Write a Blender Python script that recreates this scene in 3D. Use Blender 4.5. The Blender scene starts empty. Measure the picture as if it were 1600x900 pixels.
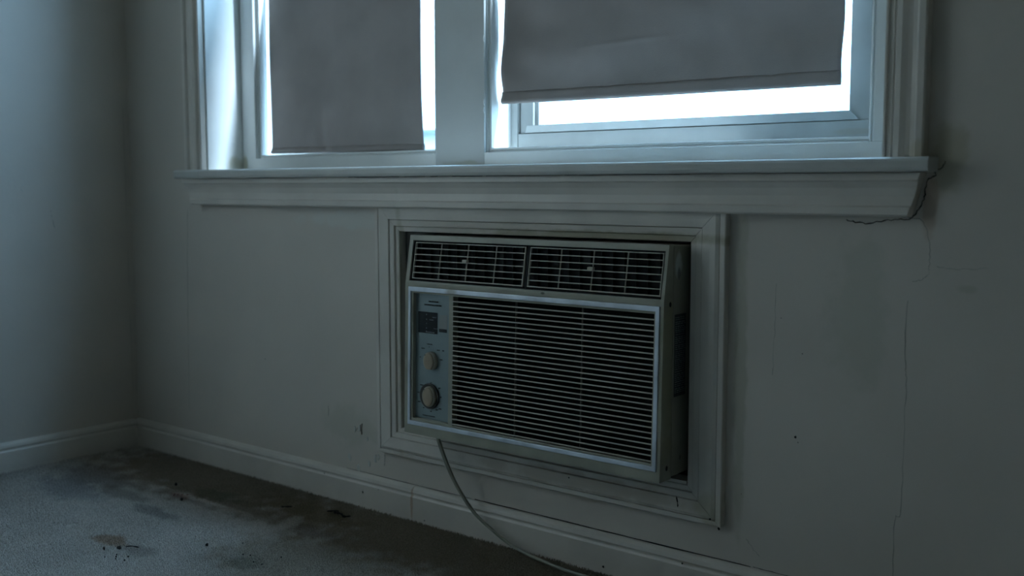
import bpy, bmesh, math, random
import numpy as np
from mathutils import Vector, Matrix
C = bpy.context.scene.collection
sc = bpy.context.scene
random.seed(7); rng = np.random.default_rng(11)

# ------------------------------------------------------------------ camera
cd = bpy.data.cameras.new('camera'); cam = bpy.data.objects.new('camera', cd); C.objects.link(cam); sc.camera = cam
cd.sensor_fit = 'HORIZONTAL'; cd.sensor_width = 36.0; cd.lens = 1664.2 / 1600 * 36.0; cd.clip_start = 0.02; cd.clip_end = 200
cam.matrix_world = Matrix(((0.7742, -0.0592, 0.6301, 2.6653), (0.6329, 0.0740, -0.7707, -1.6098), (-0.0010, 0.9955, 0.0948, 0.7185), (0, 0, 0, 1)))
cd.dof.use_dof = True; cd.dof.focus_distance = 1.95; cd.dof.aperture_fstop = 3.2

# ------------------------------------------------------------------ sky and exposure
SKY = 19.0
w = bpy.data.worlds.new('overcast_sky'); sc.world = w; w.use_nodes = True
nt = w.node_tree; nt.nodes.clear()
wo = nt.nodes.new('ShaderNodeOutputWorld'); bg = nt.nodes.new('ShaderNodeBackground')
tcw = nt.nodes.new('ShaderNodeTexCoord'); sxw = nt.nodes.new('ShaderNodeSeparateXYZ'); nzw = nt.nodes.new('ShaderNodeTexNoise'); rpw = nt.nodes.new('ShaderNodeValToRGB')
nzw.inputs['Scale'].default_value = 2.0; nzw.inputs['Detail'].default_value = 3
rpw.color_ramp.elements[0].position = .3; rpw.color_ramp.elements[0].color = (0.36, 0.66, 1.0, 1)
rpw.color_ramp.elements[1].position = .7; rpw.color_ramp.elements[1].color = (0.40, 0.69, 1.0, 1)
nt.links.new(tcw.outputs['Generated'], nzw.inputs['Vector']); nt.links.new(nzw.outputs[0], rpw.inputs[0])
# overcast sky: luminance rises from horizon to zenith as (1 + 2 sin h) / 3
nt.links.new(tcw.outputs['Generated'], sxw.inputs[0]); mxw = nt.nodes.new('ShaderNodeMath'); mxw.operation = 'MAXIMUM'; mxw.inputs[1].default_value = 0
nt.links.new(sxw.outputs['Z'], mxw.inputs[0]); maw = nt.nodes.new('ShaderNodeMath'); maw.operation = 'MULTIPLY_ADD'; maw.inputs[1].default_value = SKY * 2 / 3; maw.inputs[2].default_value = SKY / 3
nt.links.new(mxw.outputs[0], maw.inputs[0]); nt.links.new(maw.outputs[0], bg.inputs['Strength'])
nt.links.new(rpw.outputs[0], bg.inputs['Color']); nt.links.new(bg.outputs[0], wo.inputs[0])
def portal(name, x0, x1, z0, z1, y, side=False):
    l = bpy.data.lights.new(name, 'AREA'); l.shape = 'RECTANGLE'; l.size = x1 - x0; l.size_y = z1 - z0
    l.cycles.is_portal = True
    o = bpy.data.objects.new(name, l); C.objects.link(o); o.location = ((x0 + x1) / 2, y, (z0 + z1) / 2)
    o.rotation_euler = (math.radians(-90), 0, 0)
    if side: o.location = (y, (x0 + x1) / 2, (z0 + z1) / 2); o.rotation_euler = (math.radians(-90), 0, math.radians(90))
    return o
portal('window_portal', .38, 1.10, .78, 2.07, .235); portal('window_portal', 1.17, 2.06, .78, 2.07, .235)
LWY0, LWY1, LWZ0, LWZ1 = -2.10, -.92, .62, 2.00      # unseen window added in the left side wall to light the room
portal('window_portal', LWY0, LWY1, LWZ0, LWZ1, -.13, True)
# the sun behind thin cloud, high on the right: a wide soft source
SUN_AZ, SUN_EL = 16.5, 59.0     # azimuth measured from the window wall (+x towards +y)
sl_ = bpy.data.lights.new('hazy_sun', 'SUN'); sl_.energy = 26.0; sl_.angle = math.radians(5); sl_.color = (.60, .79, 1.0)
so_ = bpy.data.objects.new('hazy_sun', sl_); C.objects.link(so_)
a_, e_ = math.radians(SUN_AZ), math.radians(SUN_EL)
so_.rotation_euler = Vector((math.cos(a_) * math.cos(e_), math.sin(a_) * math.cos(e_), math.sin(e_))).to_track_quat('Z', 'Y').to_euler()
sc.view_settings.view_transform = 'Standard'; sc.view_settings.look = 'None'; sc.view_settings.gamma = 1
sc.view_settings.use_curve_mapping = False; sc.view_settings.exposure = 0.05
sc.cycles.max_bounces = 12; sc.cycles.diffuse_bounces = 8; sc.cycles.transparent_max_bounces = 12
sc.cycles.caustics_reflective = False; sc.cycles.caustics_refractive = False

# ------------------------------------------------------------------ materials
def mat(name, col, rough=.6, metal=0., var=.08, scale=6., bump=0., bscale=60., spec=.5, col2=None, blobs=(), transl=0., coat=0., fine=0.):
    """procedural paint/plastic: base colour, broad noise mottling, fine bump, optional local stains
    blobs: (centre xyz, radii xyz, colour, strength) in object space"""
    m = bpy.data.materials.new(name); m.use_nodes = True; t = m.node_tree; N = t.nodes; Lk = t.links
    b = N['Principled BSDF']; b.inputs['Roughness'].default_value = rough; b.inputs['Metallic'].default_value = metal
    b.inputs['Specular IOR Level'].default_value = spec; b.inputs['Coat Weight'].default_value = coat
    tc = N.new('ShaderNodeTexCoord'); nz = N.new('ShaderNodeTexNoise'); nz.inputs['Scale'].default_value = scale; nz.inputs['Detail'].default_value = 5
    Lk.new(tc.outputs['Object'], nz.inputs['Vector'])
    rp = N.new('ShaderNodeValToRGB'); c2 = col2 or tuple(max(0, c * (1 - 2 * var)) for c in col)
    rp.color_ramp.elements[0].position = .34; rp.color_ramp.elements[0].color = (*c2, 1)
    rp.color_ramp.elements[1].position = .62; rp.color_ramp.elements[1].color = (*col, 1)
    Lk.new(nz.outputs[0], rp.inputs[0]); cur = rp.outputs[0]
    if blobs:
        dn = N.new('ShaderNodeTexNoise'); dn.inputs['Scale'].default_value = 22; dn.inputs['Detail'].default_value = 4
        Lk.new(tc.outputs['Object'], dn.inputs['Vector'])
    for c, r, k, s in blobs:
        sb = N.new('ShaderNodeVectorMath'); sb.operation = 'SUBTRACT'; sb.inputs[1].default_value = c; Lk.new(tc.outputs['Object'], sb.inputs[0])
        dv = N.new('ShaderNodeVectorMath'); dv.operation = 'DIVIDE'; dv.inputs[1].default_value = r; Lk.new(sb.outputs[0], dv.inputs[0])
        ln = N.new('ShaderNodeVectorMath'); ln.operation = 'LENGTH'; Lk.new(dv.outputs[0], ln.inputs[0])
        ad = N.new('ShaderNodeMath'); ad.operation = 'ADD'; Lk.new(ln.outputs['Value'], ad.inputs[0])
        mu = N.new('ShaderNodeMath'); mu.operation = 'MULTIPLY_ADD'; mu.inputs[1].default_value = 1.6; mu.inputs[2].default_value = -.8
        Lk.new(dn.outputs[0], mu.inputs[0]); Lk.new(mu.outputs[0], ad.inputs[1])
        mr = N.new('ShaderNodeMapRange'); mr.interpolation_type = 'SMOOTHSTEP'
        mr.inputs[1].default_value = .55; mr.inputs[2].default_value = 1.15; mr.inputs[3].default_value = s; mr.inputs[4].default_value = 0
        Lk.new(ad.outputs[0], mr.inputs[0])
        mx = N.new('ShaderNodeMixRGB'); mx.inputs[2].default_value = (*k, 1); Lk.new(mr.outputs[0], mx.inputs[0]); Lk.new(cur, mx.inputs[1]); cur = mx.outputs[0]
    if fine:
        fn = N.new('ShaderNodeTexNoise'); fn.inputs['Scale'].default_value = 260; fn.inputs['Detail'].default_value = 3; Lk.new(tc.outputs['Object'], fn.inputs['Vector'])
        fr = N.new('ShaderNodeMapRange'); fr.inputs[1].default_value = .35; fr.inputs[2].default_value = .65; fr.inputs[3].default_value = 1 - fine; fr.inputs[4].default_value = 1 + fine
        Lk.new(fn.outputs[0], fr.inputs[0]); vm = N.new('ShaderNodeVectorMath'); vm.operation = 'SCALE'
        Lk.new(cur, vm.inputs[0]); Lk.new(fr.outputs[0], vm.inputs['Scale']); cur = vm.outputs[0]
    Lk.new(cur, b.inputs['Base Color'])
    if bump:
        n2 = N.new('ShaderNodeTexNoise'); n2.inputs['Scale'].default_value = bscale; n2.inputs['Detail'].default_value = 4
        Lk.new(tc.outputs['Object'], n2.inputs['Vector'])
        bp = N.new('ShaderNodeBump'); bp.inputs['Strength'].default_value = bump; bp.inputs['Distance'].default_value = .002
        Lk.new(n2.outputs[0], bp.inputs['Height']); Lk.new(bp.outputs[0], b.inputs['Normal'])
    if transl:
        tr = N.new('ShaderNodeBsdfTranslucent'); Lk.new(cur, tr.inputs['Color']); ms = N.new('ShaderNodeMixShader'); ms.inputs[0].default_value = transl
        Lk.new(b.outputs[0], ms.inputs[1]); Lk.new(tr.outputs[0], ms.inputs[2]); Lk.new(ms.outputs[0], N['Material Output'].inputs[0])
    return m
GR = (.26, .24, .17)
M = {}
M['wall'] = mat('painted_plaster', (.65, .595, .535), .55, var=.035, scale=3.5, bump=.35, bscale=35, blobs=[
    ((2.205, 0, .569), (.018, .05, .008), (.45, .44, .36), .5), ((2.04, 0, .52), (.05, .05, .13), (.50, .49, .42), .5),
    ((.87, 0, .18), (.10, .05, .05), (.50, .49, .42), .5), 
    ((1.845, 0, .42), (.012, .05, .30), (.42, .40, .31), .6), ((.925, 0, .645), (.22, .05, .02), (.63, .64, .60), .6),
    ((2.17, 0, .76), (.03, .05, .05), (.42, .38, .26), .6), ((2.145, 0, .69), (.012, .05, .05), (.4, .28, .2), .6)])
M['ceiling'] = mat('ceiling_paint', (.52, .50, .45), .7, var=.03, scale=3)
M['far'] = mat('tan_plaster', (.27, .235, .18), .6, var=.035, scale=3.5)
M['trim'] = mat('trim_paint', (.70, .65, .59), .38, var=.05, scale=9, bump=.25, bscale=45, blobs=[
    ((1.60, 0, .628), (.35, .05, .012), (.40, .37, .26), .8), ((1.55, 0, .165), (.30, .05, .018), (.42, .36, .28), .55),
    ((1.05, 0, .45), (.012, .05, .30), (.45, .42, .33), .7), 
    ((1.80, 0, .16), (.03, .05, .04), (.45, .42, .30), .6),
    ((1.082, 0, .04), (.004, .05, .05), (.42, .22, .10), .5), ((2.135, 0, .77), (.02, .2, .02), (.50, .44, .30), .5)])
M['frame'] = mat('window_paint', (.80, .81, .79), .32, var=.03, scale=12, bump=.15, bscale=70, blobs=[
    ((1.13, .10, .766), (.06, .05, .010), (.42, .42, .30), .6),
    ((.37, .10, .78), (.015, .05, .03), (.40, .36, .2), .6)])
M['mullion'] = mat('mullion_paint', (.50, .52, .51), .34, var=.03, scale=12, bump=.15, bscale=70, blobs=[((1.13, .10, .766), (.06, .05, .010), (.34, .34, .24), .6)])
M['stool'] = mat('stool_paint', (.60, .60, .57), .36, var=.05, scale=10, bump=.15, bscale=70)
M['sash'] = mat('worn_sash_paint', (.40, .415, .40), .38, var=.06, scale=14, bump=.15, bscale=70, blobs=[((1.97, .18, .812), (.05, .05, .006), (.34, .31, .24), .5)])
M['bezel'] = mat('aged_beige_plastic', (.385, .375, .30), .42, var=.10, scale=14, bump=.12, bscale=120, blobs=[
    ((1.735, -.05, .40), (.01, .03, .16), (.27, .28, .17), .6), ((1.48, -.078, .524), (.006, .02, .003), (.05, .05, .04), .8)])
M['cabinet'] = mat('painted_sheet_metal', (.33, .33, .27), .45, var=.08, scale=10, bump=.1, blobs=[
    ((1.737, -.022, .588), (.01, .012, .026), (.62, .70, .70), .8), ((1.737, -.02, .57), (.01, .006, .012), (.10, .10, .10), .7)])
M['slat'] = mat('grille_plastic', (.52, .49, .41), .45, var=.08, scale=20)
M['rib'] = mat('rib_plastic', (.13, .125, .105), .5)
M['trim_metal'] = mat('brushed_trim', (.74, .80, .88), .46, metal=.6, var=.14, scale=16, bump=.08, bscale=200, blobs=[
    ((1.255, -.07, .512), (.02, .03, .01), (.32, .28, .2), .6)])
M['panel'] = mat('control_panel_metal', (.26, .32, .325), .42, metal=.3, var=.04, scale=12)
M['dark'] = mat('dark_cavity', (.012, .013, .014), .8, var=.1)
M['dark_gloss'] = mat('dark_display', (.010, .014, .018), .2, var=.1)
M['filter'] = mat('dark_filter_foam', (.008, .008, .0075), .95, var=.3, scale=120)
M['knob'] = mat('knob_plastic', (.40, .32, .23), .40, var=.06, scale=40)
M['knob_side'] = mat('knob_base_plastic', (.46, .41, .33), .40, var=.06, scale=40)
M['ring'] = mat('dial_ring_dark', (.07, .065, .055), .35, var=.1)
M['ink'] = mat('printed_ink', (.015, .018, .02), .6, var=.1)
M['ink_light'] = mat('printed_pale_ink', (.35, .38, .38), .6, var=.1)
M['patch'] = mat('control_panel_plate', (.30, .315, .30), .45, var=.05)
M['label'] = mat('rating_label_film', (.03, .045, .052), .35, var=.1, scale=60)
M['cord'] = mat('cord_vinyl', (.30, .30, .24), .42, var=.08, scale=30)
M['filler'] = mat('soiled_filler_board', (.16, .155, .14), .8, var=.2, scale=30)
M['crumb'] = mat('dark_debris', (.012, .011, .010), .9, var=.2)
M['crack'] = mat('crack_dark_paint', (.30, .30, .26), .9, var=.1)  # darker paint tone for hairline cracks and dents
M['crackd'] = mat('open_joint_dark', (.03, .03, .025), .95, var=.1)  # near-black fill for open gaps, wide cracks and nail holes
M['flake'] = mat('lifted_paint', (.64, .64, .60), .5, var=.05)
M['blind'] = mat('roller_blind_cloth', (.39, .34, .315), .9, var=.07, scale=7, bump=.25, bscale=400, transl=.24, spec=.1)
M['curtain'] = mat('warm_tint_cloth', (.95, .80, .70), .9, var=.03, scale=4, transl=.85, spec=.1)  # for the added unseen curtain, warms and spreads the side window's light
M['stitch'] = mat('stitch_thread', (.33, .30, .28), .9)
M['sleeve'] = mat('dark_wall_sleeve', (.03, .03, .028), .8, var=.2)
M['brick'] = mat('pale_render_wall', (.42, .44, .46), .8, var=.05, scale=.6)
M['ground'] = mat('grey_ground', (.16, .17, .15), .9, var=.1, scale=.3)
M['roofedge'] = mat('grey_roof_edge', (.12, .15, .18), .6)
cb = (.135, .125, .085)
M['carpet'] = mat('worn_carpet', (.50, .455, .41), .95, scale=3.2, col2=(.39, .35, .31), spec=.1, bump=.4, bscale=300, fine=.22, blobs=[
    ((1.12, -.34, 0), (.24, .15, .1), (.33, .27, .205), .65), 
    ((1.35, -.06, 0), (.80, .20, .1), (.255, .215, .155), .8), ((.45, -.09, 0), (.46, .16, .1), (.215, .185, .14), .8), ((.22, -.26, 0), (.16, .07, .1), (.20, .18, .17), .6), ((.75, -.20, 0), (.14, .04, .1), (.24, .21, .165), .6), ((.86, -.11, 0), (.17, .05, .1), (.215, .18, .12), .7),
    ((.60, -.17, 0), (.10, .04, .1), (.16, .165, .12), .6), ((.40, -.30, 0), (.12, .03, .1), (.2, .18, .15), .6),
    ((.69, -.495, 0), (.055, .03, .1), (.24, .155, .095), .75), ((.79, -.49, 0), (.05, .03, .1), (.17, .15, .13), .5),
    ((.59, -.33, 0), (.10, .022, .1), (.15, .15, .14), .6), ((.98, -.20, 0), (.08, .03, .1), (.16, .135, .115), .5),
    ((.28, -.36, 0), (.14, .06, .1), (.17, .175, .19), .5), ((.53, -.225, 0), (.04, .015, .1), (.24, .14, .12), .6),
    ((1.02, -.40, 0), (.07, .03, .1), (.19, .185, .15), .6)])
def glassmat():
    m = bpy.data.materials.new('window_glass'); m.use_nodes = True; t = m.node_tree; t.nodes.clear()
    o = t.nodes.new('ShaderNodeOutputMaterial'); mx = t.nodes.new('ShaderNodeMixShader'); fr = t.nodes.new('ShaderNodeFresnel')
    tr = t.nodes.new('ShaderNodeBsdfTransparent'); gl = t.nodes.new('ShaderNodeBsdfGlossy'); gl.inputs['Roughness'].default_value = .02
    tr.inputs[0].default_value = (.96, .98, .98, 1)
    ge = t.nodes.new('ShaderNodeNewGeometry'); om = t.nodes.new('ShaderNodeMath'); om.operation = 'SUBTRACT'; om.inputs[0].default_value = 1
    mm = t.nodes.new('ShaderNodeMath'); mm.operation = 'MULTIPLY'; t.links.new(ge.outputs['Backfacing'], om.inputs[1])
    t.links.new(fr.outputs[0], mm.inputs[0]); t.links.new(om.outputs[0], mm.inputs[1])   # the pane's far face adds no second reflection
    t.links.new(mm.outputs[0], mx.inputs[0]); t.links.new(tr.outputs[0], mx.inputs[1]); t.links.new(gl.outputs[0], mx.inputs[2]); t.links.new(mx.outputs[0], o.inputs[0])
    return m
M['glass'] = glassmat()

# ------------------------------------------------------------------ helpers
def obj(name, bm, m, parent=None, bevel=0., smooth=False):
    me = bpy.data.meshes.new(name)
    bmesh.ops.recalc_face_normals(bm, faces=bm.faces[:])
    bm.to_mesh(me); bm.free(); o = bpy.data.objects.new(name, me); C.objects.link(o)
    me.materials.append(M[m] if isinstance(m, str) else m)
    if parent: o.parent = parent
    if smooth:
        for p in me.polygons: p.use_smooth = True
    if bevel:
        b = o.modifiers.new('bevel', 'BEVEL'); b.width = bevel; b.segments = 2; b.limit_method = 'ANGLE'; b.angle_limit = math.radians(35)
    return o
def tag(o, label=None, cat=None, group=None, kind=None):
    if label: o['label'] = label
    if cat: o['category'] = cat
    if group: o['group'] = group
    if kind: o['kind'] = kind
    return o
def empty(name, loc=(0, 0, 0)):
    o = bpy.data.objects.new(name, None); C.objects.link(o); o.empty_display_size = .05; return o
def box(bm, x0, x1, y0, y1, z0, z1):
    v = [bm.verts.new(p) for p in ((x0, y0, z0), (x1, y0, z0), (x1, y1, z0), (x0, y1, z0), (x0, y0, z1), (x1, y0, z1), (x1, y1, z1), (x0, y1, z1))]
    for f in ((0, 3, 2, 1), (4, 5, 6, 7), (0, 1, 5, 4), (1, 2, 6, 5), (2, 3, 7, 6), (3, 0, 4, 7)): bm.faces.new([v[i] for i in f])
    return v
def bx(*a):
    bm = bmesh.new(); box(bm, *a); return bm
def loft(bm, rings, cap=True, close=True):
    R = [[bm.verts.new(p) for p in r] for r in rings]; n = len(R[0])
    for a, b in zip(R, R[1:]):
        for i in range(n if close else n - 1):
            j = (i + 1) % n; bm.faces.new((a[i], a[j], b[j], b[i]))
    if cap: bm.faces.new(R[0][::-1]); bm.faces.new(R[-1])
    return R
def prism_x(prof, x0, x1, shear=None):
    """profile of (y,z) points run along x"""
    bm = bmesh.new(); s0 = shear or (lambda y, z: (0, 0))
    loft(bm, [[(x0 + s0(y, z)[0], y, z) for y, z in prof], [(x1 + s0(y, z)[1], y, z) for y, z in prof]]); return bm
def prism_z(prof, z0, z1):
    bm = bmesh.new(); loft(bm, [[(x, y, z0) for x, y in prof], [(x, y, z1) for x, y in prof]]); return bm
def tube(pts, r, n=8, bm=None, closed_caps=True):
    bm = bm or bmesh.new(); P = [Vector(p) for p in pts]; rings = []
    up = Vector((0.13, 0.2, 1)).normalized(); 
    for i, p in enumerate(P):
        t = (P[min(i + 1, len(P) - 1)] - P[max(i - 1, 0)]).normalized()
        a = t.cross(up)
        if a.length < 1e-3: a = t.cross(Vector((1, 0, 0)))
        a.normalize(); b = a.cross(t)
        rr = r[i] if hasattr(r, '__len__') else r
        rings.append([p + (a * math.cos(q) + b * math.sin(q)) * rr for q in [2 * math.pi * k / n for k in range(n)]])
    loft(bm, rings, cap=closed_caps); return bm
def catmull(P, k=8):
    P = [Vector(p) for p in P]; out = []
    for i in range(len(P) - 1):
        a, b, c, d = P[max(i - 1, 0)], P[i], P[i + 1], P[min(i + 2, len(P) - 1)]
        for s in range(k):
            t = s / k; out.append(.5 * ((2 * b) + (c - a) * t + (2 * a - 5 * b + 4 * c - d) * t * t + (3 * b - a - 3 * c + d) * t ** 3))
    out.append(P[-1]); return out
def plate(xs, zs, holes, front, back):
    """solid slab in the x-z plane with rectangular holes. front/back: y as function of (x, z); hole: (x0,x1,z0,z1)"""
    bm = bmesh.new(); xs = sorted(set(xs)); zs = sorted(set(zs)); V = {}
    def v(i, k, s):
        if (i, k, s) not in V: V[i, k, s] = bm.verts.new((xs[i], (front if s == 0 else back)(xs[i], zs[k]), zs[k]))
        return V[i, k, s]
    nx, nz = len(xs) - 1, len(zs) - 1
    def solid(i, k):
        if i < 0 or k < 0 or i >= nx or k >= nz: return False
        cx, cz = (xs[i] + xs[i + 1]) / 2, (zs[k] + zs[k + 1]) / 2
        return not any(h[0] < cx < h[1] and h[2] < cz < h[3] for h in holes)
    for i in range(nx):
        for k in range(nz):
            if not solid(i, k): continue
            bm.faces.new((v(i, k, 0), v(i + 1, k, 0), v(i + 1, k + 1, 0), v(i, k + 1, 0)))
            bm.faces.new((v(i, k, 1), v(i, k + 1, 1), v(i + 1, k + 1, 1), v(i + 1, k, 1)))
            if not solid(i - 1, k): bm.faces.new((v(i, k, 0), v(i, k + 1, 0), v(i, k + 1, 1), v(i, k, 1)))
            if not solid(i + 1, k): bm.faces.new((v(i + 1, k, 0), v(i + 1, k, 1), v(i + 1, k + 1, 1), v(i + 1, k + 1, 0)))
            if not solid(i, k - 1): bm.faces.new((v(i, k, 0), v(i, k, 1), v(i + 1, k, 1), v(i + 1, k, 0)))
            if not solid(i, k + 1): bm.faces.new((v(i, k + 1, 0), v(i + 1, k + 1, 0), v(i + 1, k + 1, 1), v(i, k + 1, 1)))
    return bm
def hplate(x0, x1, z0, z1, holes, front, back):
    xs = [x0, x1]; zs = [z0, z1]
    for h in holes: xs += [h[0], h[1]]; zs += [h[2], h[3]]
    return plate(xs, zs, holes, front, back)

# ------------------------------------------------------------------ room shell
RX, RY, RZ = 4.3, -3.9, 2.65
WX0, WX1, WZ0, WZ1 = .348, 2.0777, .7395, 2.10            # window opening
AX0, AX1, AZ0, AZ1 = 1.045, 1.7495, .1985, .624          # air conditioner opening
WT = .24
wb = hplate(-.1, RX + .1, 0, RZ, [(WX0, WX1, WZ0, WZ1), (AX0, AX1, AZ0, AZ1)], lambda x, z: 0., lambda x, z: WT)
def hole_left():
    bm = hplate(RY, 0, 0, RZ, [(LWY0, LWY1, LWZ0, LWZ1)], lambda x, z: 0., lambda x, z: .12)
    for v in bm.verts: v.co = Vector((-v.co.y, v.co.x, v.co.z))
    return bm
wall_back = tag(obj('wall_back', wb, 'wall'), 'off-white painted plaster wall under and around the window', 'wall', kind='structure')
wl = tag(obj('wall_left', hole_left(), 'wall'), 'plain painted side wall left of the window, lit blue at its edge', 'wall', kind='structure')
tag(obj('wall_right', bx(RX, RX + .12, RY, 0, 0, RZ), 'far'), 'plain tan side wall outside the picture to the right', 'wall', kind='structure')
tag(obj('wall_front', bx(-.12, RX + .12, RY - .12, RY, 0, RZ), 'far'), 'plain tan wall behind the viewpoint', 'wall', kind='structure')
tag(obj('ceiling', bx(-.12, RX + .12, RY - .12, WT, RZ, RZ + .1), 'ceiling'), 'flat pale ceiling above the picture', 'ceiling', kind='structure')
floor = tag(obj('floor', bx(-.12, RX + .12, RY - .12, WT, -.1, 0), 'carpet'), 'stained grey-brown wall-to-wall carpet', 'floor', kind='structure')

# carpet pile: short leaning tufts, one 'stuff' part of the floor
def carpet():
    sp = .0034; xs = np.arange(.004, 2.3, sp); ys = np.arange(-1.15, -.017, sp)
    X, Y = np.meshgrid(xs, ys); X = X.ravel(); Y = Y.ravel(); n = X.size
    X = X + rng.uniform(-.5, .5, n) * sp; Y = Y + rng.uniform(-.5, .5, n) * sp
    # pressed-down patch left by furniture: a quad on the carpet
    q = [(.533, -.499), (.755, -.513), (1.0, -.20), (.62, -.25)]
    ins = np.ones(n, bool)
    for i in range(4):
        a, b = q[i], q[(i + 1) % 4]; ins &= ((b[0] - a[0]) * (Y - a[1]) - (b[1] - a[1]) * (X - a[0])) > 0
    ln = np.sin(X * 23 + np.sin(Y * 31) * 2) * np.cos(Y * 27 + X * 9)
    h = rng.uniform(.0045, .0078, n) * np.where(ins, .72, 1) * (1 + .12 * ln)
    r = rng.uniform(.0011, .0018, n); an = rng.uniform(0, 2 * np.pi, n); la = rng.uniform(0, 2 * np.pi, n)
    lr = rng.uniform(.0006, .0032, n)
    for a, b in (((.533, -.499), (.64, -.508)), ((.64, -.508), (.755, -.513)), ((.533, -.499), (.56, -.40)), ((.98, -.284), (.975, -.162)), ((.975, -.162), (.985, -.125)), ((.50, -.13), (.62, -.15))):
        dx, dy = b[0] - a[0], b[1] - a[1]; t = np.clip(((X - a[0]) * dx + (Y - a[1]) * dy) / (dx * dx + dy * dy), 0, 1)
        dd = np.hypot(X - a[0] - t * dx, Y - a[1] - t * dy) + .002 * np.sin(X * 160); h *= np.where(dd < .0042, .35, 1)
    V = np.zeros((n, 4, 3))
    for k in range(3):
        t = an + k * 2 * np.pi / 3; V[:, k, 0] = X + r * np.cos(t); V[:, k, 1] = Y + r * np.sin(t); V[:, k, 2] = .0
    V[:, 3, 0] = X + lr * np.cos(la) + .0012; V[:, 3, 1] = Y + lr * np.sin(la) - .0008; V[:, 3, 2] = h
    V[:, :, 0] = np.maximum(V[:, :, 0], .001)
    F = np.array([[0, 1, 3], [1, 2, 3], [2, 0, 3]])[None] + (np.arange(n) * 4)[:, None, None]
    me = bpy.data.meshes.new('carpet_pile'); me.vertices.add(n * 4); me.vertices.foreach_set('co', V.ravel())
    nf = n * 3; me.loops.add(nf * 3); me.loops.foreach_set('vertex_index', F.ravel().astype(np.int32))
    me.polygons.add(nf); me.polygons.foreach_set('loop_start', np.arange(0, nf * 3, 3, dtype=np.int32)); me.polygons.foreach_set('loop_total', np.full(nf, 3, np.int32))
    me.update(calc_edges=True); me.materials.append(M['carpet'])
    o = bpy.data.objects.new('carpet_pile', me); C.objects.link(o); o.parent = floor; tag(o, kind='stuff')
carpet()

# baseboards: separate boards butted at a joint
BP = [(0, 0), (-.0155, 0), (-.0155, .054), (-.0125, .0575), (-.0125, .060), (-.0145, .064), (-.0125, .071), (-.006, .0755), (0, .0765)]
bbk = tag(empty('baseboard_back'), 'long painted baseboard under the window wall', 'baseboard', kind='structure')
obj('board', prism_x(BP, .0, 1.0815), 'trim', bbk, .0006); obj('board', prism_x(BP, 1.0825, RX), 'trim', bbk, .0006)
bbl = tag(empty('baseboard_left'), 'painted baseboard along the left side wall', 'baseboard', kind='structure')
b = bmesh.new(); loft(b, [[(-y, -.0155, z) for y, z in BP], [(-y, RY, z) for y, z in BP]]); obj('board', b, 'trim', bbl, .0006)
b = bmesh.new(); loft(b, [[(RX + y, -.0155, z) for y, z in BP], [(RX + y, RY, z) for y, z in BP]])
tag(obj('baseboard_right', b, 'trim'), 'painted baseboard on the right side wall', 'baseboard', kind='structure')
b = bmesh.new(); loft(b, [[(.0155, RY - y, z) for y, z in BP], [(RX - .0155, RY - y, z) for y, z in BP]])
tag(obj('baseboard_front', b, 'trim'), 'painted baseboard on the wall behind the viewpoint', 'baseboard', kind='structure')
def dot(name, x, y, z, r, parent, m='crackd', ny=-1):
    bm = bmesh.new(); n = 7; ring = [(x + r * random.uniform(.7, 1.2) * math.cos(a), y, z + r * random.uniform(.7, 1.2) * math.sin(a)) for a in [2 * math.pi * k / n for k in range(n)]]
    loft(bm, [ring, [(x + (p[0] - x) * .6, y - .0006, z + (p[2] - z) * .6) for p in ring]]); return obj(name, bm, m, parent)
for x, z, r in ((.929, .0369, .0032), (1.5804, .0150, .0032), (1.747, .0599, .0022), (.98, .052, .0012), (.80, .058, .0018), (1.12, .010, .0022)):
    dot('nail_hole', x, -.0153, z, r, bbk)
for x, z, r in ((1.9447, .3122, .0028), (1.949, .304, .0012), (1.953, .450, .0012), (1.915, .505, .0012), (.57, .30, .0018), (1.809, .131, .0030), (1.85, .20, .001)):
    dot('nail_hole', x, .0002, z, r, wall_back)

# hairline cracks in the plaster
def crack(pts, r, m='crack', parent=wall_back, jit=.0012, k=7, name='crack'):
    P = catmull(pts, k); P = [Vector((p.x + random.uniform(-jit, jit), p.y, p.z + random.uniform(-jit, jit))) for p in P]
    return obj(name, tube(P, [r * random.uniform(.5, 1.2) for _ in P], 5), m, parent)
Y0 = .0001
crack([(2.105, Y0, .672), (2.1342, Y0, .6674), (2.1465, Y0, .6345), (2.1475, Y0, .60), (2.1463, Y0, .587), (2.1372, Y0, .5799), (2.125, Y0, .576)], .0005)
crack([(2.1175, Y0, .548), (2.1167, Y0, .4592), (2.1199, Y0, .4204), (2.1185, Y0, .3212), (2.1189, Y0, .2215), (2.110, Y0, .205), (2.1085, Y0, .10), (2.109, Y0, .0765)], .0006)
crack([(.2632, Y0, .6559), (.260, Y0, .58), (.2555, Y0, .5058), (.250, Y0, .30), (.245, Y0, .1313)], .0005)
crack([(2.16, Y0, .60), (2.19, Y0, .598), (2.23, Y0, .601)], .0004)
crack([(1.905, Y0, .56), (1.904, Y0, .48), (1.902, Y0, .41)], .0004)
crack([(1.86, Y0, .125), (1.875, Y0, .108), (1.885, Y0, .10)], .0005)
crack([(2.146, Y0, .748), (2.152, Y0, .735), (2.14, Y0, .725), (2.136, Y0, .70), (2.128, Y0, .682), (2.118, Y0, .6705), (2.09, Y0, .668), (2.05, Y0, .662), (2.02, Y0, .666)], .0011, 'crackd')
crack([(2.12, Y0, .748), (2.135, Y0, .743), (2.158, Y0, .744), (2.166, Y0, .755)], .0009, 'crackd')
crack([(1.25, .0, .0775), (1.45, .0, .0778), (1.60, .0, .0775), (1.87, .0, .0778)], .0011, 'crackd', bbk, .0002, name='gap')
crack([(1.875, .0, .0785), (1.95, .0, .0775), (2.10, .0, .078)], .0006, 'crackd', bbk, .0003, name='gap')
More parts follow.
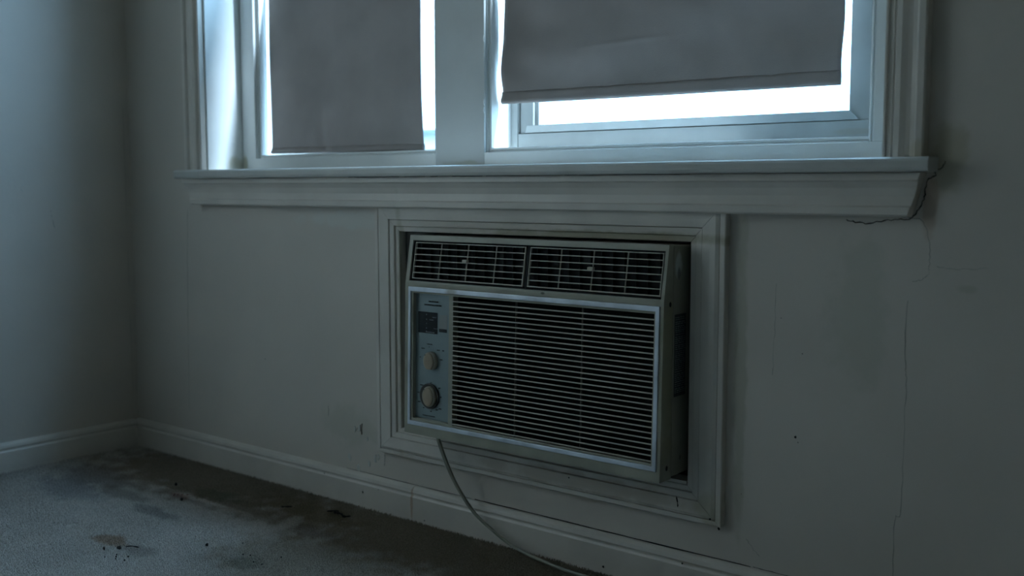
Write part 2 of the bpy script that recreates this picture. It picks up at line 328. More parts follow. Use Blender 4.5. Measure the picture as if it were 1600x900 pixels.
crack([(.86, .0, .078), (.99, .0, .0776), (1.08, 0, .0774), (1.24, .0, .0776)], .0006, 'crackd', bbk, .0002, name='gap')
crack([(.985, Y0, .131), (.985, Y0, .115), (.984, Y0, .104)], .0008)
crack([(.80, Y0, .215), (.80, Y0, .20), (.799, Y0, .19)], .0009)
for (x, z), s in {(.905, .177): .012, (.89, .172): .010, (.955, .115): .014, (.935, .10): .012, (.965, .12): .009, (.87, .105): .012, (.90, .084): .013, (.93, .155): .006}.items():
    bm = bmesh.new(); n = 6
    ring = [(x + s * random.uniform(.25, .6) * math.cos(a), 0, z + s * random.uniform(.5, 1) * math.sin(a)) for a in [2 * math.pi * k / n for k in range(n)]]
    loft(bm, [ring, [(x + (p[0] - x) * .8 + .001, -.0012 - .001 * random.random(), z + (p[2] - z) * .8) for p in ring]]); obj('paint_flake', bm, 'flake', wall_back)
crack([(.913, -.001, .165), (.912, -.001, .175), (.915, -.001, .188)], .0009, 'crackd'); crack([(.90, -.0005, .178), (.893, -.0005, .168)], .0006, 'crackd')
# left wall dents
crack([(0, -.23, .66), (0, -.228, .64), (0, -.222, .615)], .0007, 'crack', wl); crack([(0, -.30, .725), (0, -.306, .715), (0, -.301, .708)], .0011, 'flake', wl)
crack([(0, -.016, .08), (0, -.016, .40), (0, -.016, 1.0)], .0003, 'crack', wl)

# ------------------------------------------------------------------ window surround
def casing(name, x0, x1, z0, z1, flip, label):
    W = x1 - x0   # profile from the outer edge (u=0) to the window edge (u=1)
    pr = [(0, 0), (0, -.020), (.04, -.022), (.19, -.022), (.235, -.0185), (.26, -.0155), (.36, -.0145), (.46, -.0155), (.60, -.0185), (.72, -.0175), (.765, -.0135), (.80, -.0155), (.83, -.0125), (.93, -.0125), (.95, -.0155), (1, -.0155), (1, 0)]
    pts = [((x0 + u * W) if not flip else (x1 - u * W), y) for u, y in pr]
    return tag(obj(name, prism_z(pts, z0, z1), 'trim'), label, 'trim', kind='structure')
casing('trim_1', .2865, .354, .761, 2.17, False, 'moulded upright casing at the left end of the windows')
casing('trim_2', 2.0777, 2.1400, .761, 2.17, True, 'moulded upright casing at the right end of the windows')
tag(obj('trim_7', prism_x([(0, 2.10), (-.020, 2.10), (-.022, 2.15), (-.022, 2.17), (0, 2.17)], .354, 2.0777), 'trim'), 'head casing across the top of the windows', 'trim', kind='structure')
# stool (inner sill) with rounded nose
sp = [(.19, .7395), (.19, .7612), (.105, .7612), (-.040, .761), (-.0445, .759), (-.046, .755), (-.046, .746), (-.0445, .741), (-.040, .7395)]
tag(obj('trim_3', prism_x(sp, .2735, 2.1555), 'stool', None, .0008), 'long painted window stool running under both windows', 'window sill', kind='structure')
# apron: flat top band, shallow cove, lower bead; ends cut back
ap = [(0, .7385), (-.030, .7385), (-.031, .7275), (-.0275, .7255), (-.022, .716), (-.0195, .704), (-.021, .6895), (-.0245, .6870), (-.0245, .6765), (-.021, .6735), (0, .6735)]
sh = lambda y, z: ((.7385 - z) * .48, -(.7385 - z) * .30)
apr = tag(obj('trim_4', prism_x(ap, .2835, 2.140, sh), 'trim', None, .0005), 'moulded apron board beneath the window stool', 'trim', kind='structure')
for a, b_, r in ((.915, 1.07, .0012), (1.085, 1.145, .0008), (1.16, 1.18, .0008), (1.22, 1.30, .0010), (1.31, 1.42, .0006), (1.50, 1.76, .0007)):
    crack([(a, -.0308, .7392), ((a + b_) / 2, -.0310, .7391), (b_, -.0308, .7392)], r, 'crackd', apr, .0002, name='gap')
tag(obj('trim_9', bx(.3482, .360, .0002, .228, .7615, 2.098), 'frame'), 'deep white jamb at the left end of the windows', 'trim', kind='structure')
# mullion face between the windows
mul = tag(obj('trim_5', bx(1.0482, 1.1883, .105, .228, .7615, 2.10), 'mullion'), 'wide flat mullion board between the two windows', 'trim', kind='structure')
for z in (.872, .888, 1.02): crack([(1.1885, .1055, z), (1.1875, .104, z + .006), (1.1882, .1048, z + .013)], .0011, 'frame', mul, .0004, name='paint_chip')

YF, YB, YS = .105, .1135, .182
def window(name, label, x0, x1, sash, frameL, frameR):
    """x0,x1: frame opening at the face. frameL / frameR: outer x of the face stiles (None at the mullion)"""
    w_ = tag(empty(name), label, 'window', kind='structure')
    zb, zt = .7905, 2.05
    o0 = frameL if frameL is not None else x0; o1 = frameR if frameR is not None else x1
    obj('bottom_rail', bx(o0, o1, YF, .19, .7615, zb), 'frame', w_, .0008)
    obj('head_rail', bx(o0, o1, YF, .228, zt, 2.10), 'frame', w_, .0008)
    if frameL is not None: obj('stile', bx(frameL, x0, YF, .228, zb, zt), 'frame', w_, .0008)
    if frameR is not None: obj('stile', bx(x1, frameR, YF, .228, zb, zt), 'frame', w_, .0008)
    # stop bead set back behind the face (a groove, then a rounded bead), then the jamb lining
    j0, j1 = x0 + .0115, x1 - .0115
    for a, s in ((x0, 1), (x1, -1)):
        pts = [(a, YB), (a + s * .0040, YB), (a + s * .0040, YB + .004), (a + s * .0075, YB + .004), (a + s * .0082, YB + .0005), (a + s * .0115, YB + .002), (a + s * .0115, YB + .020), (a + s * .0125, YB + .022), (a + s * .0125, YB + .024), (a + s * .0115, YB + .026), (a + s * .0115, YS + .004), (a, YS + .004)]
        obj('stop_bead', prism_z(pts, zb, zt), 'frame', w_)
    pts = [(YB, zb), (YB, zb + .002), (YB + .004, zb + .0025), (YB + .004, zb + .0045), (YB, zb + .0050), (YB + .001, zb + .0088), (YB + .010, zb + .0095), (YS + .01, zb + .004), (YS + .01, zb)]
    obj('sill_bead', prism_x(pts, j0, j1), 'frame', w_)
    if sash:
        # outer stop strips, sash stiles with a dark joint, rail, mitred glazing bead
        for a, s in ((j0, 1), (j1, -1)):
            lo, hi = sorted((a, a + s * .0185)); obj('parting_stop', bx(lo, hi, YS - .003, .228, zb, zt), 'sash', w_, .0006)
        s0, s1 = j0 + .0212, j1 - .0212
        if name == 'window_2': s1 = j1 + .0
        g0, g1 = s0 + .0345, (1.9440 if name == 'window_2' else s1 - .0345)
        if name == 'window_2': s1 = 2.0040
        obj('sash_stile', bx(s0, g0, YS + .004, .215, .831, zt - .01), 'sash', w_, .0008)
        obj('sash_stile', bx(g1, s1, YS + .004, .215, .831, zt - .01), 'sash', w_, .0008)
        obj('sash_rail', bx(s0 - .004, s1, YS - .001, .215, zb + .002, .8305), 'sash', w_, .0010)
        obj('sash_rail', bx(g0, g1, YS + .004, .215, zt - .06, zt - .01), 'sash', w_, .0008)
        bm = bmesh.new(); zz0, zz1 = .8310, .8475
        loft(bm, [[(g0 - .020, YS + .0035, zz0), (g1 + .018, YS + .0035, zz0), (g1 + .018, YS + .03, zz0), (g0 - .020, YS + .03, zz0)],
                  [(g0 - .020, YS + .0015, zz0 + .001), (g1 + .018, YS + .0015, zz0 + .001), (g1 + .018, YS + .03, zz0 + .001), (g0 - .020, YS + .03, zz0 + .001)],
                  [(g0 - .009, YS - .006, zz1 - .001), (g1 + .006, YS - .006, zz1 - .001), (g1 + .006, YS + .022, zz1 - .001), (g0 - .009, YS + .022, zz1 - .001)],
                  [(g0 - .009, YS - .006, zz1), (g1 + .006, YS - .006, zz1), (g1 + .006, YS + .022, zz1), (g0 - .009, YS + .022, zz1)]])
        obj('glazing_bead', bm, 'sash', w_)
        obj('glazing_bead', bx(g0, g0 + .009, YS + .012, .21, .8475, zt - .06), 'sash', w_, .0006)
        gz0 = .846
    else:
        s0, s1 = j0 + .004, j1 - .004; g0, g1 = s0 + .010, 0.9725
        obj('sash_stile', bx(s0, g0, YS + .004, .215, zb, zt - .01), 'frame', w_, .0008)
        obj('sash_stile', bx(g1, s1, YS + .004, .215, zb, zt - .01), 'frame', w_, .0008)
        obj('sash_rail', bx(g0, g1, YS + .004, .215, zb, .8050), 'frame', w_, .0008)
        obj('sash_rail', bx(g0, g1, YS + .004, .215, zt - .06, zt - .01), 'frame', w_, .0008)
        gz0 = .804
    obj('pane', bx(g0 - .002, g1 + .002, .202, .205, gz0, zt - .058), 'glass', w_)
    return w_
window('window_1', 'left window, narrow, mostly behind a long fabric blind', .4150, 1.0482, False, .3625, None)
window('window_2', 'right window, wide, with a painted sash and a bright strip of sky', 1.1883, 2.0176, True, None, 2.0777)
# window added out of view in the left side wall as side light
w3 = tag(empty('added_side_window'), 'unseen sash window added in the left side wall as a light source', 'window', kind='structure')
bm = hplate(LWY0, LWY1, LWZ0, LWZ1, [(LWY0 + .05, LWY1 - .05, LWZ0 + .05, 1.36), (LWY0 + .05, LWY1 - .05, 1.40, LWZ1 - .05)], lambda x, z: .04, lambda x, z: .09)
for v in bm.verts: v.co = Vector((-v.co.y, v.co.x, v.co.z))
obj('sash', bm, 'frame', w3, .002)
for z0, z1 in ((LWZ0 + .049, 1.361), (1.399, LWZ1 - .049)): obj('pane', bx(-.066, -.062, LWY0 + .049, LWY1 - .049, z0, z1), 'glass', w3)
bm = hplate(LWY0 - .07, LWY1 + .07, LWZ0 - .07, LWZ1 + .07, [(LWY0, LWY1, LWZ0, LWZ1)], lambda x, z: -.018, lambda x, z: 0)
for v in bm.verts: v.co = Vector((-v.co.y, v.co.x, v.co.z))
obj('casing', bm, 'trim', w3, .002)
b = bmesh.new(); ny = 60; rows = []
for z in (LWZ0 + .012, LWZ1 - .006):
    rows.append([(-.022 + .008 * math.sin(k * .9), LWY0 + .006 + (LWY1 - LWY0 - .012) * k / ny, z) for k in range(ny + 1)])
loft(b, rows, cap=False, close=False)
ct = obj('light_tint_curtain', b, 'curtain', None, 0, True); tag(ct, 'unseen thin curtain added across the side wall window to warm its light', 'curtain')
sd = ct.modifiers.new('solid', 'SOLIDIFY'); sd.thickness = .0006
# exterior sill
tag(obj('trim_8', prism_x([(.191, .7400), (.191, .79), (.27, .776), (.30, .770), (.30, .7400)], .349, 2.0777), 'frame'), 'sloping outer sill outside the windows', 'window sill', kind='structure')

# ------------------------------------------------------------------ roller blinds
def blind(name, label, x0, x1, zl, zr, hemh, vertical, seed, top):
    root = tag(empty(name), label, 'blind', 'cloth window blinds')
    rs = random.Random(seed); yb = .140; nx, nz = 70, 90; W = x1 - x0
    def Y(u, z):
        t = (z - zl) / (top - zl)
        if vertical:
            a = .0040 * math.sin(u * 9.5 + .8 + .5 * math.sin(z * 4)) + .0018 * math.sin(u * 21 + 2 + z * 2) * (1 - t * .6)
            a += .0020 * math.exp(-((z - zl - .035) / .03) ** 2) * math.sin(u * 62 + 1) * math.exp(-((u - .40) / .22) ** 2)
        else:
            a = .0036 * math.sin(z * 34 - u * 5 + .4) * (.4 + .6 * math.exp(-((z - zl - .13) / .1) ** 2)) + .0020 * math.sin(u * 7 + z * 9) + .0011 * math.sin(z * 61 + u * 13 + 2 * math.sin(u * 9))
            a += .0022 * math.exp(-((u - .44) / .04) ** 2) * math.exp(-((z - zl - .075) / .04) ** 2) + .0016 * math.exp(-((z - zl - .105 - .02 * (u - .45)) / .004) ** 2) * math.exp(-((u - .43) / .10) ** 2)
        return yb - a
    def E(s, z):  # wavering side edges
        t = z - zl
        if vertical: return (-.0012 * math.exp(-(t / .015) ** 2) - .0030 * math.exp(-((t - .25) / .12) ** 2) - .003 * min(1, t / .3)) if s == 0 else (.0008 * math.exp(-(t / .02) ** 2) - .004 * min(1, t / .12) - .0015 * math.sin(t * 9))
        return (.0055 * math.exp(-((t - .24) / .07) ** 2) - .001 * math.exp(-((t - .10) / .04) ** 2) + .002 * math.exp(-((t - .03) / .02) ** 2)) if s == 0 else (-.0008 + .0016 * min(1, t / .2))
    bm = bmesh.new(); G = []
    for k in range(nz + 1):
        row = []
        for i in range(nx + 1):
            u = i / nx; zb = zl + (zr - zl) * u; t = (k / nz) ** 1.3; z = zb + hemh - .005 + (top - zb - hemh + .005) * t
            x = x0 + W * u + E(0, z) * (1 - u) ** 3 + E(1, z) * u ** 3
            row.append(bm.verts.new((x, Y(u, z), z)))
        G.append(row)
    for k in range(nz):
        for i in range(nx): bm.faces.new((G[k][i], G[k][i + 1], G[k + 1][i + 1], G[k + 1][i]))
    c = obj('cloth', bm, 'blind', root, 0, True); s = c.modifiers.new('solid', 'SOLIDIFY'); s.thickness = .0008
    # hem pocket: flat tube of doubled cloth around a slat
    bm = bmesh.new(); rings = []; hb = hemh
    prof = [(0, hb), (-.0012, hb - .0004), (-.0016, hb - .002), (-.0024, hb * .70), (-.0058, hb * .36), (-.0060, hb * .16), (-.0030, .0008), (-.0005, 0), (.0008, .0008), (.0022, .006), (.002, hb * .6), (.0008, hb - .001)]
    for i in range(nx + 1):
        u = i / nx; zb = zl + (zr - zl) * u; wv = .0004 * math.sin(u * 40) + .0003 * math.sin(u * 93)
        x = x0 + W * u + E(0, zb) * (1 - u) ** 3 + E(1, zb) * u ** 3
        rings.append([(x, Y(u, zb + hb) + py + wv * (pz / hb), zb + pz) for py, pz in prof])
    loft(bm, rings); h = obj('hem', bm, 'blind', root, 0, True)
    bm = bmesh.new(); n = int(W / .006)
    for i in range(n):
        u = (i + .3) / n; u2 = (i + .8) / n; zb = zl + (zr - zl) * u
        xx, xx2 = x0 + W * u, x0 + W * u2; y = Y(u, zb + hb) - .0018; z = zb + hb - .0028
        box(bm, xx, xx2, y - .0002, y + .0003, z, z + .0004)
    obj('stitching', bm, 'stitch', h)
    bm = tube([(x0 - .0135, .142, top + .004), (x1 + .0115, .142, top + .004)], .0055, 14); obj('rod', bm, 'frame', root)
    return root
blind('window_blind', 'long grey-brown cloth blind hanging to the sill in the left window', .4408, .9755, .8018, .7987, .0165, True, 1, 1.215)
blind('window_blind', 'wide grey-brown cloth blind stopping above the sash in the right window', 1.2108, 1.9494, .8914, .8870, .0255, False, 2, 1.215)

# ------------------------------------------------------------------ moulded frame around the air conditioner
ac_trim = tag(empty('trim_6'), 'mitred moulded frame around the air conditioner opening', 'trim', kind='structure')
FO = (.9775, 1.8200, .1385, .6920)   # outer rectangle
FI = (AX0, AX1, AZ0, AZ1)
TP = [(0, 0), (0, -.0135), (.02, -.0150), (.145, -.0150), (.158, -.0100), (.172, -.0140), (.26, -.0165), (.42, -.0155), (.62, -.0152), (.634, -.0095), (.65, -.0122), (.82, -.0112), (.835, -.0060), (.86, -.0070), (.985, -.0065), (1, -.005), (1, 0)]
def corner(sx, sz, u):
    return (FO[sx] + (FI[sx] - FO[sx]) * u, FO[2 + sz] + (FI[2 + sz] - FO[2 + sz]) * u)
for a, b_ in (((0, 0), (1, 0)), ((1, 0), (1, 1)), ((1, 1), (0, 1)), ((0, 1), (0, 0))):
    bm = bmesh.new(); rings = []
    for (sx, sz), e in ((a, 1), (b_, -1)):
        rings.append([(corner(sx, sz, u)[0], y, corner(sx, sz, u)[1]) for u, y in TP])
    # a hair of open mitre
    c0, c1 = Vector(rings[0][0]), Vector(rings[1][0]); d = (c1 - c0).normalized() * .0003
    rings[0] = [tuple(Vector(p) + d) for p in rings[0]]; rings[1] = [tuple(Vector(p) - d) for p in rings[1]]
    loft(bm, rings); obj('moulding', bm, 'trim', ac_trim)
crack([(1.7335, -.0158, .1775), (1.736, -.0155, .168), (1.7365, -.0152, .156)], .0011, 'crackd', ac_trim, .0005)
for x, z in ((1.02, .1375), (1.06, .137), (1.50, .17), (1.80, .150)): dot('nail_hole', x, -.0150 if z > .14 else -.003, z, .0022, ac_trim)
# dark sleeve lining the opening
sl = bmesh.new(); e = .0004
for b_ in ((AX0 + e, AX1 - e, .012, .238, AZ0 + e, AZ0 + .003), (AX0 + e, AX1 - e, .012, .238, AZ1 - .003, AZ1 - e), (AX0 + e, AX0 + .003, .012, .238, AZ0 + .003, AZ1 - .003), (AX1 - .003, AX1 - e, .012, .238, AZ0 + .003, AZ1 - .003), (AX0 + .003, AX1 - .003, .20, .238, AZ0 + .003, AZ1 - .003)): box(sl, *b_)
obj('sleeve', sl, 'sleeve', ac_trim)
obj('filler_board', bx(AX0 + .003, 1.131, .012, .024, AZ0 + .003, AZ1 - .003), 'filler', ac_trim)
obj('shim', bx(1.708, 1.7465, -.004, .03, AZ0 + .0005, AZ0 + .006), 'trim', ac_trim)

# ------------------------------------------------------------------ air conditioner
ac = tag(empty('air_conditioner'), 'old beige room air conditioner set in the wall under the window', 'air conditioner')
ac.location = (0, 0, 0)
X1, X2, Z1, Z2 = 1.126, 1.737, .2150, .6205
def fy(x, z):
    """front surface of the body: near vertical below, leaning back over the vents"""
    if z <= .525: return -.0785 + (z - .215) / .31 * .0075
    return -.0710 + (z - .525) / .0955 * .0160
LV = (1.1365, 1.7305, .5285, .6098); GRL = (1.1360, 1.7300, .2335, .5170)
xs = [X1, X2, LV[0], LV[1], GRL[0], GRL[1]]; zs = [Z1, Z2, LV[2], LV[3], GRL[2], GRL[3], .525]
bm = plate(xs, zs, [LV, GRL], fy, lambda x, z: -.0415)
front = obj('front_panel', bm, 'bezel', ac, .0016)
for z, y in ((.519, -.0505), (.2365, -.0560)):
    b = bmesh.new(); loft(b, [[(X2 - .004, y + .0036 * math.cos(a), z + .0046 * math.sin(a)) for a in [k * math.pi / 6 for k in range(12)]], [(X2 + .0003, y + .0036 * math.cos(a), z + .0046 * math.sin(a)) for a in [k * math.pi / 6 for k in range(12)]]])
    obj('screw_hole', b, 'dark', front)
# sheet-metal cabinet behind the front, hollow look closed by dark seam
cab = obj('cabinet', bx(X1 + .003, X2 - .0014, -.0378, .19, Z1 + .003, Z2 - .002), 'cabinet', ac, .0015)
obj('seam_gasket', bx(X1 + .004, X2 - .0040, -.0420, -.0400, Z1 + .004, Z2 - .004), 'dark', ac)
for x in (X1 + .05, X2 - .11): obj('mounting_rail', bx(x, x + .06, .03, .19, AZ0 + .003, Z1 + .0035), 'cabinet', ac)
b = bmesh.new(); box(b, X2 - .0016, X2 - .0012, -.010, -.0085, .243, .251); obj('slot', b, 'dark', cab)
# rating label with rows of pale print
rl = obj('rating_label', bx(X2 - .0015, X2 - .0010, -.0330, .004, .357, .500), 'label', cab); rl['label'] = 'dark blue printed rating label'
bm = bmesh.new(); z = .495
while z > .362:
    h = random.choice((.0012, .0016, .0012)); y = -.031
    while y < .000:
        l = random.uniform(.003, .010); box(bm, X2 - .00102, X2 - .0009, y, min(y + l, .002), z - h, z); y += l + random.uniform(.001, .003)
    z -= random.choice((.0034, .0034, .0042))
obj('print', bm, 'ink_light', rl)

# louvre section
cav = obj('vent_cavity', bx(LV[0] - .003, LV[1] + .003, -.0408, -.0400, LV[2] - .003, LV[3] + .003), 'dark', front)
def bar(bm, x0, x1, z0, z1, d0, d1):
    v = box(bm, x0, x1, 0, 1, z0, z1)
    for q in v: q.co.y = fy(q.co.x, q.co.z) + (d0 if q.co.y == 0 else d1)
for vi, (a, c) in enumerate(((1.1405, 1.4270), (1.4385, 1.7262))):
    z0, z1 = .5330, .6062; t = .0015
    bm = hplate(a, c, z0, z1, [(a + t, c - t, z0 + t, z1 - t)], lambda x, z: fy(x, z) + .0035, lambda x, z: fy(x, z) + .0085)
    lv = obj('air_louver', bm, 'slat', front)
    n = 6
    for k in range(1, n):
        zz = z0 + (z1 - z0) * k / n; bm = bmesh.new(); bar(bm, a + t, c - t, zz - .00065, zz + .00065, .0035, .0085); obj('louver_bar', bm, 'slat', lv)
    for k in range(1, 4):
        xx = a + (c - a) * k / 4 - .001; bm = bmesh.new(); bar(bm, xx - .0005, xx + .0005, z0 + t, z1 - t, .0048, .0078); obj('louver_rib', bm, 'slat', lv)
    xx = (a + c) / 2 - .002; bm = bmesh.new(); bar(bm, xx - .0070, xx + .0055, .5702, .5762, -.0010, .0060); o = obj('louver_tab', bm, 'knob_side', lv, .0010); o['label'] = 'pale finger tab on the vent'
    bm = bmesh.new()
    for k in range(12):   # upright vanes deep in the vent
        xv = a + .012 + (c - a - .024) * k / 11; v = box(bm, xv, xv + .0012, -.050, -.042, z0, z1)
    o = obj('vane', bm, mat('vane_plastic_%d' % vi, (.016, .018, .018), .7), front); tag(o, kind='stuff')
b = bmesh.new(); bar(b, 1.4295, 1.4350, LV[2] - .0005, LV[3] + .0005, .006, .016); obj('vent_post', b, 'dark', front)
bm = hplate(LV[0] + .0002, LV[1] - .0002, LV[2] + .0002, LV[3] - .0002, [(LV[0] + .0016, LV[1] - .0016, LV[2] + .0016, LV[3] - .0016)], lambda x, z: fy(x, z) + .0022, lambda x, z: -.0412)
obj('vent_shade_rim', bm, 'dark', front)  # dark rim over the lit hole walls, standing in for deep shade

# bright metal trim around the lower face
TO = (1.1362, 1.7298, .2337, .5168); TI = (1.1432, 1.7215, .2422, .5078)
bm = hplate(*TO, [TI], lambda x, z: fy(x, z) - .0022, lambda x, z: fy(x, z) + .012)
tf = obj('trim_frame', bm, 'trim_metal', ac, .0010); tf['label'] = 'bluish bright metal trim frame'
# inner grille frame plastic with a control panel recess and a slat field
CP = (1.1480, 1.2462, .2478, .5040); SF = (1.2575, 1.7180, .2462, .5035)
bm = hplate(TI[0], TI[1], TI[2], TI[3], [CP, SF], lambda x, z: fy(x, z) + .0010, lambda x, z: fy(x, z) + .0160)
gf = obj('grille_frame', bm, 'bezel', ac, .0009)
obj('filter', bx(SF[0] - .004, SF[1] + .003, -.0560, -.0545, SF[2] - .003, SF[3] + .003), 'filter', gf)
ns = 26; ztop, zbot = .4937, .2500
for k in range(ns):
    zc = ztop + (zbot - ztop) * k / (ns - 1); bm = bmesh.new()
    loft(bm, [[(x, fy(x, zc) + .0008, zc + .0013), (x, fy(x, zc) + .0009, zc - .0010), (x, fy(x, zc) + .0085, zc - .0022), (x, fy(x, zc) + .0085, zc - .0008)] for x in (SF[0] - .0005, SF[1] + .0005)])
    obj('slat', bm, 'slat', gf)
for x in (1.4150, 1.5675):
    bm = bmesh.new(); bar(bm, x - .0005, x + .0005, SF[2], SF[3], .0022, .0070); obj('rib', bm, 'rib', gf)

# control panel
PD = .0100
bm = hplate(CP[0] - .002, CP[1] + .002, CP[2] - .002, CP[3] + .002, [], lambda x, z: fy(x, z) + PD, lambda x, z: fy(x, z) + PD + .003)
cp = obj('control_panel', bm, 'panel', ac)
def onpanel(x0, x1, z0, z1, d0, d1, name, m, parent=cp, bev=0):
    bm = bmesh.new(); v = box(bm, x0, x1, 0, 1, z0, z1)
    for q in v: q.co.y = fy(q.co.x, q.co.z) + PD + (d0 if q.co.y == 0 else d1)
    return obj(name, bm, m, parent, bev)
ds = onpanel(1.1545, 1.2075, .4235, .4665, -.0006, .001, 'display', 'dark_gloss'); ds['label'] = 'small dark display window'
def scribble(x0, x1, z, h, seed, d=-.0008, m='ink', parent=cp, name='print', pitch=.0019):
    """a row of small glyph-like strokes, the size of the worn print"""
    r_ = random.Random(seed); bm = bmesh.new(); x = x0
    while x < x1:
        wd = pitch * r_.uniform(.6, .9); kind = r_.randrange(4)
        segs = [(x, x + .0007, z, z + h)]
        if kind != 1: segs.append((x, x + wd, z + h - .0007, z + h))
        if kind != 2: segs.append((x, x + wd, z, z + .0007))
        if kind == 3: segs.append((x + wd - .0004, x + wd, z, z + h))
        for a, b2, c, d2 in segs:
            v = box(bm, a, b2, 0, 1, c, d2)
            for q in v: q.co.y = fy(q.co.x, q.co.z) + PD + (d if q.co.y == 0 else d + .0005)
        x += pitch
    return obj(name, bm, m, parent)
scribble(1.1830, 1.2085, .4868, .0026, 1); scribble(1.1715, 1.2180, .4798, .0028, 2)
onpanel(1.2115, 1.2340, .4330, .4630, -.0004, .001, 'indicator_plate', 'patch'); onpanel(1.2125, 1.2335, .4285, .4352, -.0007, .001, 'slot', 'ink')
for i, z in enumerate((.4605, .4505, .4425, .4330, .4265)): 
    onpanel(1.1770, 1.1785, z, z + .0018, -.0010, -.0004, 'print', 'ink_light', ds)
for i, (x, z) in enumerate(((1.194, .4560), (1.186, .4505), (1.198, .4335))): scribble(x, x + .010, z, .0014, 30 + i, -.0010, 'ink_light', ds)
scribble(1.176, 1.200, .4252, .0014, 44, -.0010, 'ink_light', ds)
scribble(1.1795, 1.1930, .4005, .0018, 3); scribble(1.1850, 1.1865, .3950, .0016, 4)
for i, (x, z, l) in enumerate(((1.1590, .3905, .009), (1.2020, .3905, .007), (1.2165, .3905, .004), (1.2105, .3720, .007), (1.1545, .3720, .003),
    (1.1850, .3225, .003), (1.1560, .3150, .008), (1.2070, .3140, .004), (1.1490, .2990, .004), (1.2120, .2960, .003), (1.1500, .2800, .007), (1.1650, .2690, .003), (1.2010, .2690, .004), (1.2085, .2720, .006), (1.1855, .2640, .003))):
    scribble(x + .005, x + l + .005, z, .0021, 50 + i)
scribble(1.1690, 1.2030, .2540, .0018, 99)
def ring_pts(cx, cz, rx, rz, flat=None, n=28):
    P = []
    for k in range(n):
        a = 2 * math.pi * k / n; x = cx + rx * math.cos(a); z = cz + rz * math.sin(a)
        if flat is not None and z < cz - flat: z = cz - flat; 
        P.append((x, z))
    return P
def disc(name, cx, cz, layers, m, parent, flat=None, bev=0):
    """layers: (rx, rz, depth off the panel, dx)"""
    bm = bmesh.new(); rings = []
    for rx, rz, d, dx in layers:
        rings.append([(x, fy(cx, cz) + PD - d, z) for x, z in ring_pts(cx + dx, cz, rx, rz, flat)])
    loft(bm, rings); return obj(name, bm, m, parent, bev, True)
def knob(cx, cz, rx, rz, flat, ring):
    if ring: rg = disc('dial_ring', 1.1885, cz, [(.0262, .0265, -.0005, 0), (.0262, .0265, .003, 0), (.0246, .0250, .0042, 0), (.0225, .0230, .0026, 0)], 'ring', cp); rg['label'] = 'dark dial ring'
    k = disc('knob', cx, cz, [(rx, rz, 0, 0), (rx, rz, .0075, 0), (rx * .95, rz * .96, .0092, 0), (rx * .86, rz * .90, .0098, 0)], 'knob_side', cp, flat)
    b = bmesh.new(); rings = []
    for q, d in ((1, .0090), (.98, .0112), (.90, .0126), (.70, .0130)):
        rings.append([(x + .0012, fy(cx, cz) + PD - d, z) for x, z in ring_pts(cx, cz, rx * .80 * q, rz * .93 * q, (flat or rz) * .97)])
    loft(b, rings); g = obj('knob_grip', b, 'knob', k, 0, True); g['label'] = 'raised brownish grip'
    b = bmesh.new(); box(b, cx - rx * .62, cx - rx * .50, fy(cx, cz) + PD - .0105, fy(cx, cz) + PD - .0094, cz + rz * .35, cz + rz * .72); obj('pointer', b, 'ring', k)
knob(1.1930, .3680, .0165, .0192, .0165, False); knob(1.1915, .2957, .0172, .0212, None, True)

# power cord: leaves under the front, hangs before the wall and runs off along the baseboard
cp_pts = [(1.1925, -.0450, .2300), (1.1935, -.0500, .2120), (1.1975, -.0500, .1975), (1.2075, -.0480, .1720), (1.2215, -.0440, .1390), (1.2440, -.0400, .1030), (1.2790, -.0360, .0640), (1.3230, -.0340, .0380), (1.3650, -.0340, .0200), (1.4150, -.0400, .0105), (1.4790, -.0520, .0085), (1.5400, -.0600, .0080), (1.75, -.075, .0080), (2.1, -.07, .0080), (2.7, -.06, .0080), (3.02, -.055, .0085), (3.10, -.05, .03), (3.12, -.045, .18), (3.12, -.040, .30)]
P = catmull(cp_pts, 10); bm = bmesh.new()
tube([Vector(p) + Vector((-.0014, 0, .0004)) for p in P], .0032, 8, bm); tube([Vector(p) + Vector((.0018, 0, -.0003)) for p in P], .0032, 8, bm)
pc = obj('power_cord', bm, 'cord', ac, 0, True); pc['label'] = 'greenish flat power cord hanging to the carpet'
obj('plug', bx(3.105, 3.135, -.045, -.0075, .29, .32), 'ring', ac, .004)
ot = tag(obj('outlet_plate', bx(3.085, 3.155, -.007, 0, .255, .37), 'trim', None, .002), 'white outlet plate low on the window wall, beyond the right edge', 'outlet')

RUST = mat('rust_speck', (.14, .06, .045), .9)
# ------------------------------------------------------------------ debris on the carpet
def crumb(x, y, sx, sy, rot, label, name='crumb', cat='debris', group=None, m='crumb', h=.004):
    bm = bmesh.new(); bmesh.ops.create_icosphere(bm, subdivisions=2, radius=1)
    for v in bm.verts:
        v.co *= random.uniform(.72, 1.15); v.co.x *= sx; v.co.y *= sy; v.co.z *= h
    o = obj(name, bm, m); o.location = (x, y, .0062 + h * .35); o.rotation_euler = (0, 0, rot)
    return tag(o, label, cat, group)
def splinter(pts, r, label, name='wood_splinter'):
    P = catmull(pts, 5); rr = [r * random.uniform(.6, 1.15) for _ in P]; rr[0] *= .4; rr[-1] *= .4
    return tag(obj(name, tube(P, rr, 6), 'crumb'), label, 'debris')
crumb(.7640, -.5150, .0056, .0040, .3, 'largest black crumb on the pale carpet, beside the rust-coloured stain')
crumb(.7450, -.5360, .0024, .0020, 0, 'small black crumb just left of the largest crumb')
crumb(.8850, -.3950, .0032, .0024, .8, 'black crumb alone in the middle of the pale carpet')
crumb(.4560, -.1840, .0042, .0032, .1, 'dark crumb farthest back, near the corner on brown carpet')
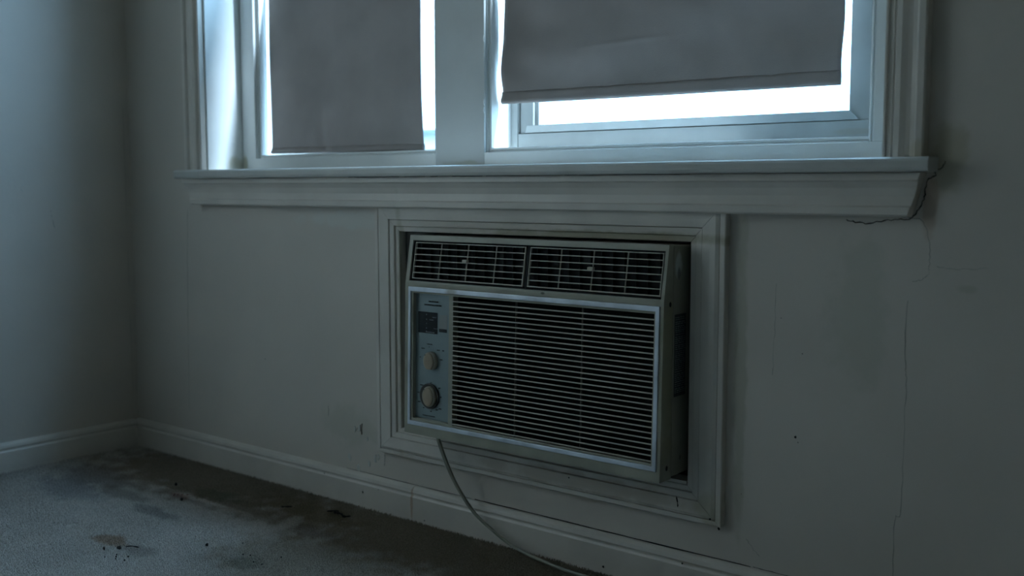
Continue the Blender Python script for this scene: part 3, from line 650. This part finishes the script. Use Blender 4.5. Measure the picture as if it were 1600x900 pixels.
crumb(.5750, -.2470, .0036, .0022, .5, 'dark crumb on brown carpet behind the pressed square')
splinter([(.772, -.505, .009), (.782, -.497, .010), (.797, -.491, .009)], .0013, 'thin dark splinter to the right of the largest crumb')
splinter([(.9230, -.0960, .009), (.9450, -.0950, .010), (.962, -.102, .009), (.974, -.0930, .010)], .0026, 'long curved black splinter lying near the baseboard', 'wood_splinter')
splinter([(.905, -.100, .009), (.918, -.090, .010), (.925, -.083, .009)], .0020, 'short black splinter left of the long curved one near the baseboard')
splinter([(.800, -.143, .009), (.822, -.128, .010)], .0019, 'short dark splinter farthest left along the baseboard')
for i, (x, y) in enumerate(((.805, -.545), (.823, -.530), (.835, -.545), (.790, -.560), (.795, -.538), (.815, -.552))):
    crumb(x, y, .0019 if i < 3 else .0012, .0016 if i < 3 else .0011, i, 'tiny black speck scattered in front of the rust-coloured stain', 'crumb', 'debris', 'specks on the front of the carpet', h=.0018)
for i, (x, y) in enumerate(((1.000, -.3760), (.985, -.3820), (1.055, -.345), (1.035, -.395), (1.058, -.393), (.93, -.342))):
    crumb(x, y, .0017, .0013, i, 'tiny dark speck on the carpet nearer the air conditioner', 'crumb', 'debris', 'specks near the air conditioner', h=.0014)
for i, (x, y) in enumerate(((.524, -.232), (.533, -.229), (.541, -.223), (.530, -.238), (.55, -.215))):
    crumb(x, y, .0030, .0018, i, 'reddish-brown speck behind the pressed square in the carpet', 'crumb', 'debris', 'reddish specks', RUST, h=.0014)
splinter([(.983, -.128, .009), (.988, -.124, .010), (.995, -.124, .009)], .0007, 'tiny pale thread right of the curved black splinter').data.materials[0] = M['stitch']

# ------------------------------------------------------------------ outside
tag(obj('ground', bx(-60, 60, .6, 120, -4.2, -4.0), 'ground'), 'ground far below the window', 'ground', kind='structure')
nb = tag(empty('neighboring_building'), 'pale flat-roofed building outside, at the right edge of the left blind', 'building')
obj('wall', bx(-16, -5.25, 6.9, 16, -4, 1.28), 'brick', nb); obj('roof_edge', bx(-16.1, -5.15, 6.8, 16.1, 1.28, 1.34), 'roofedge', nb)
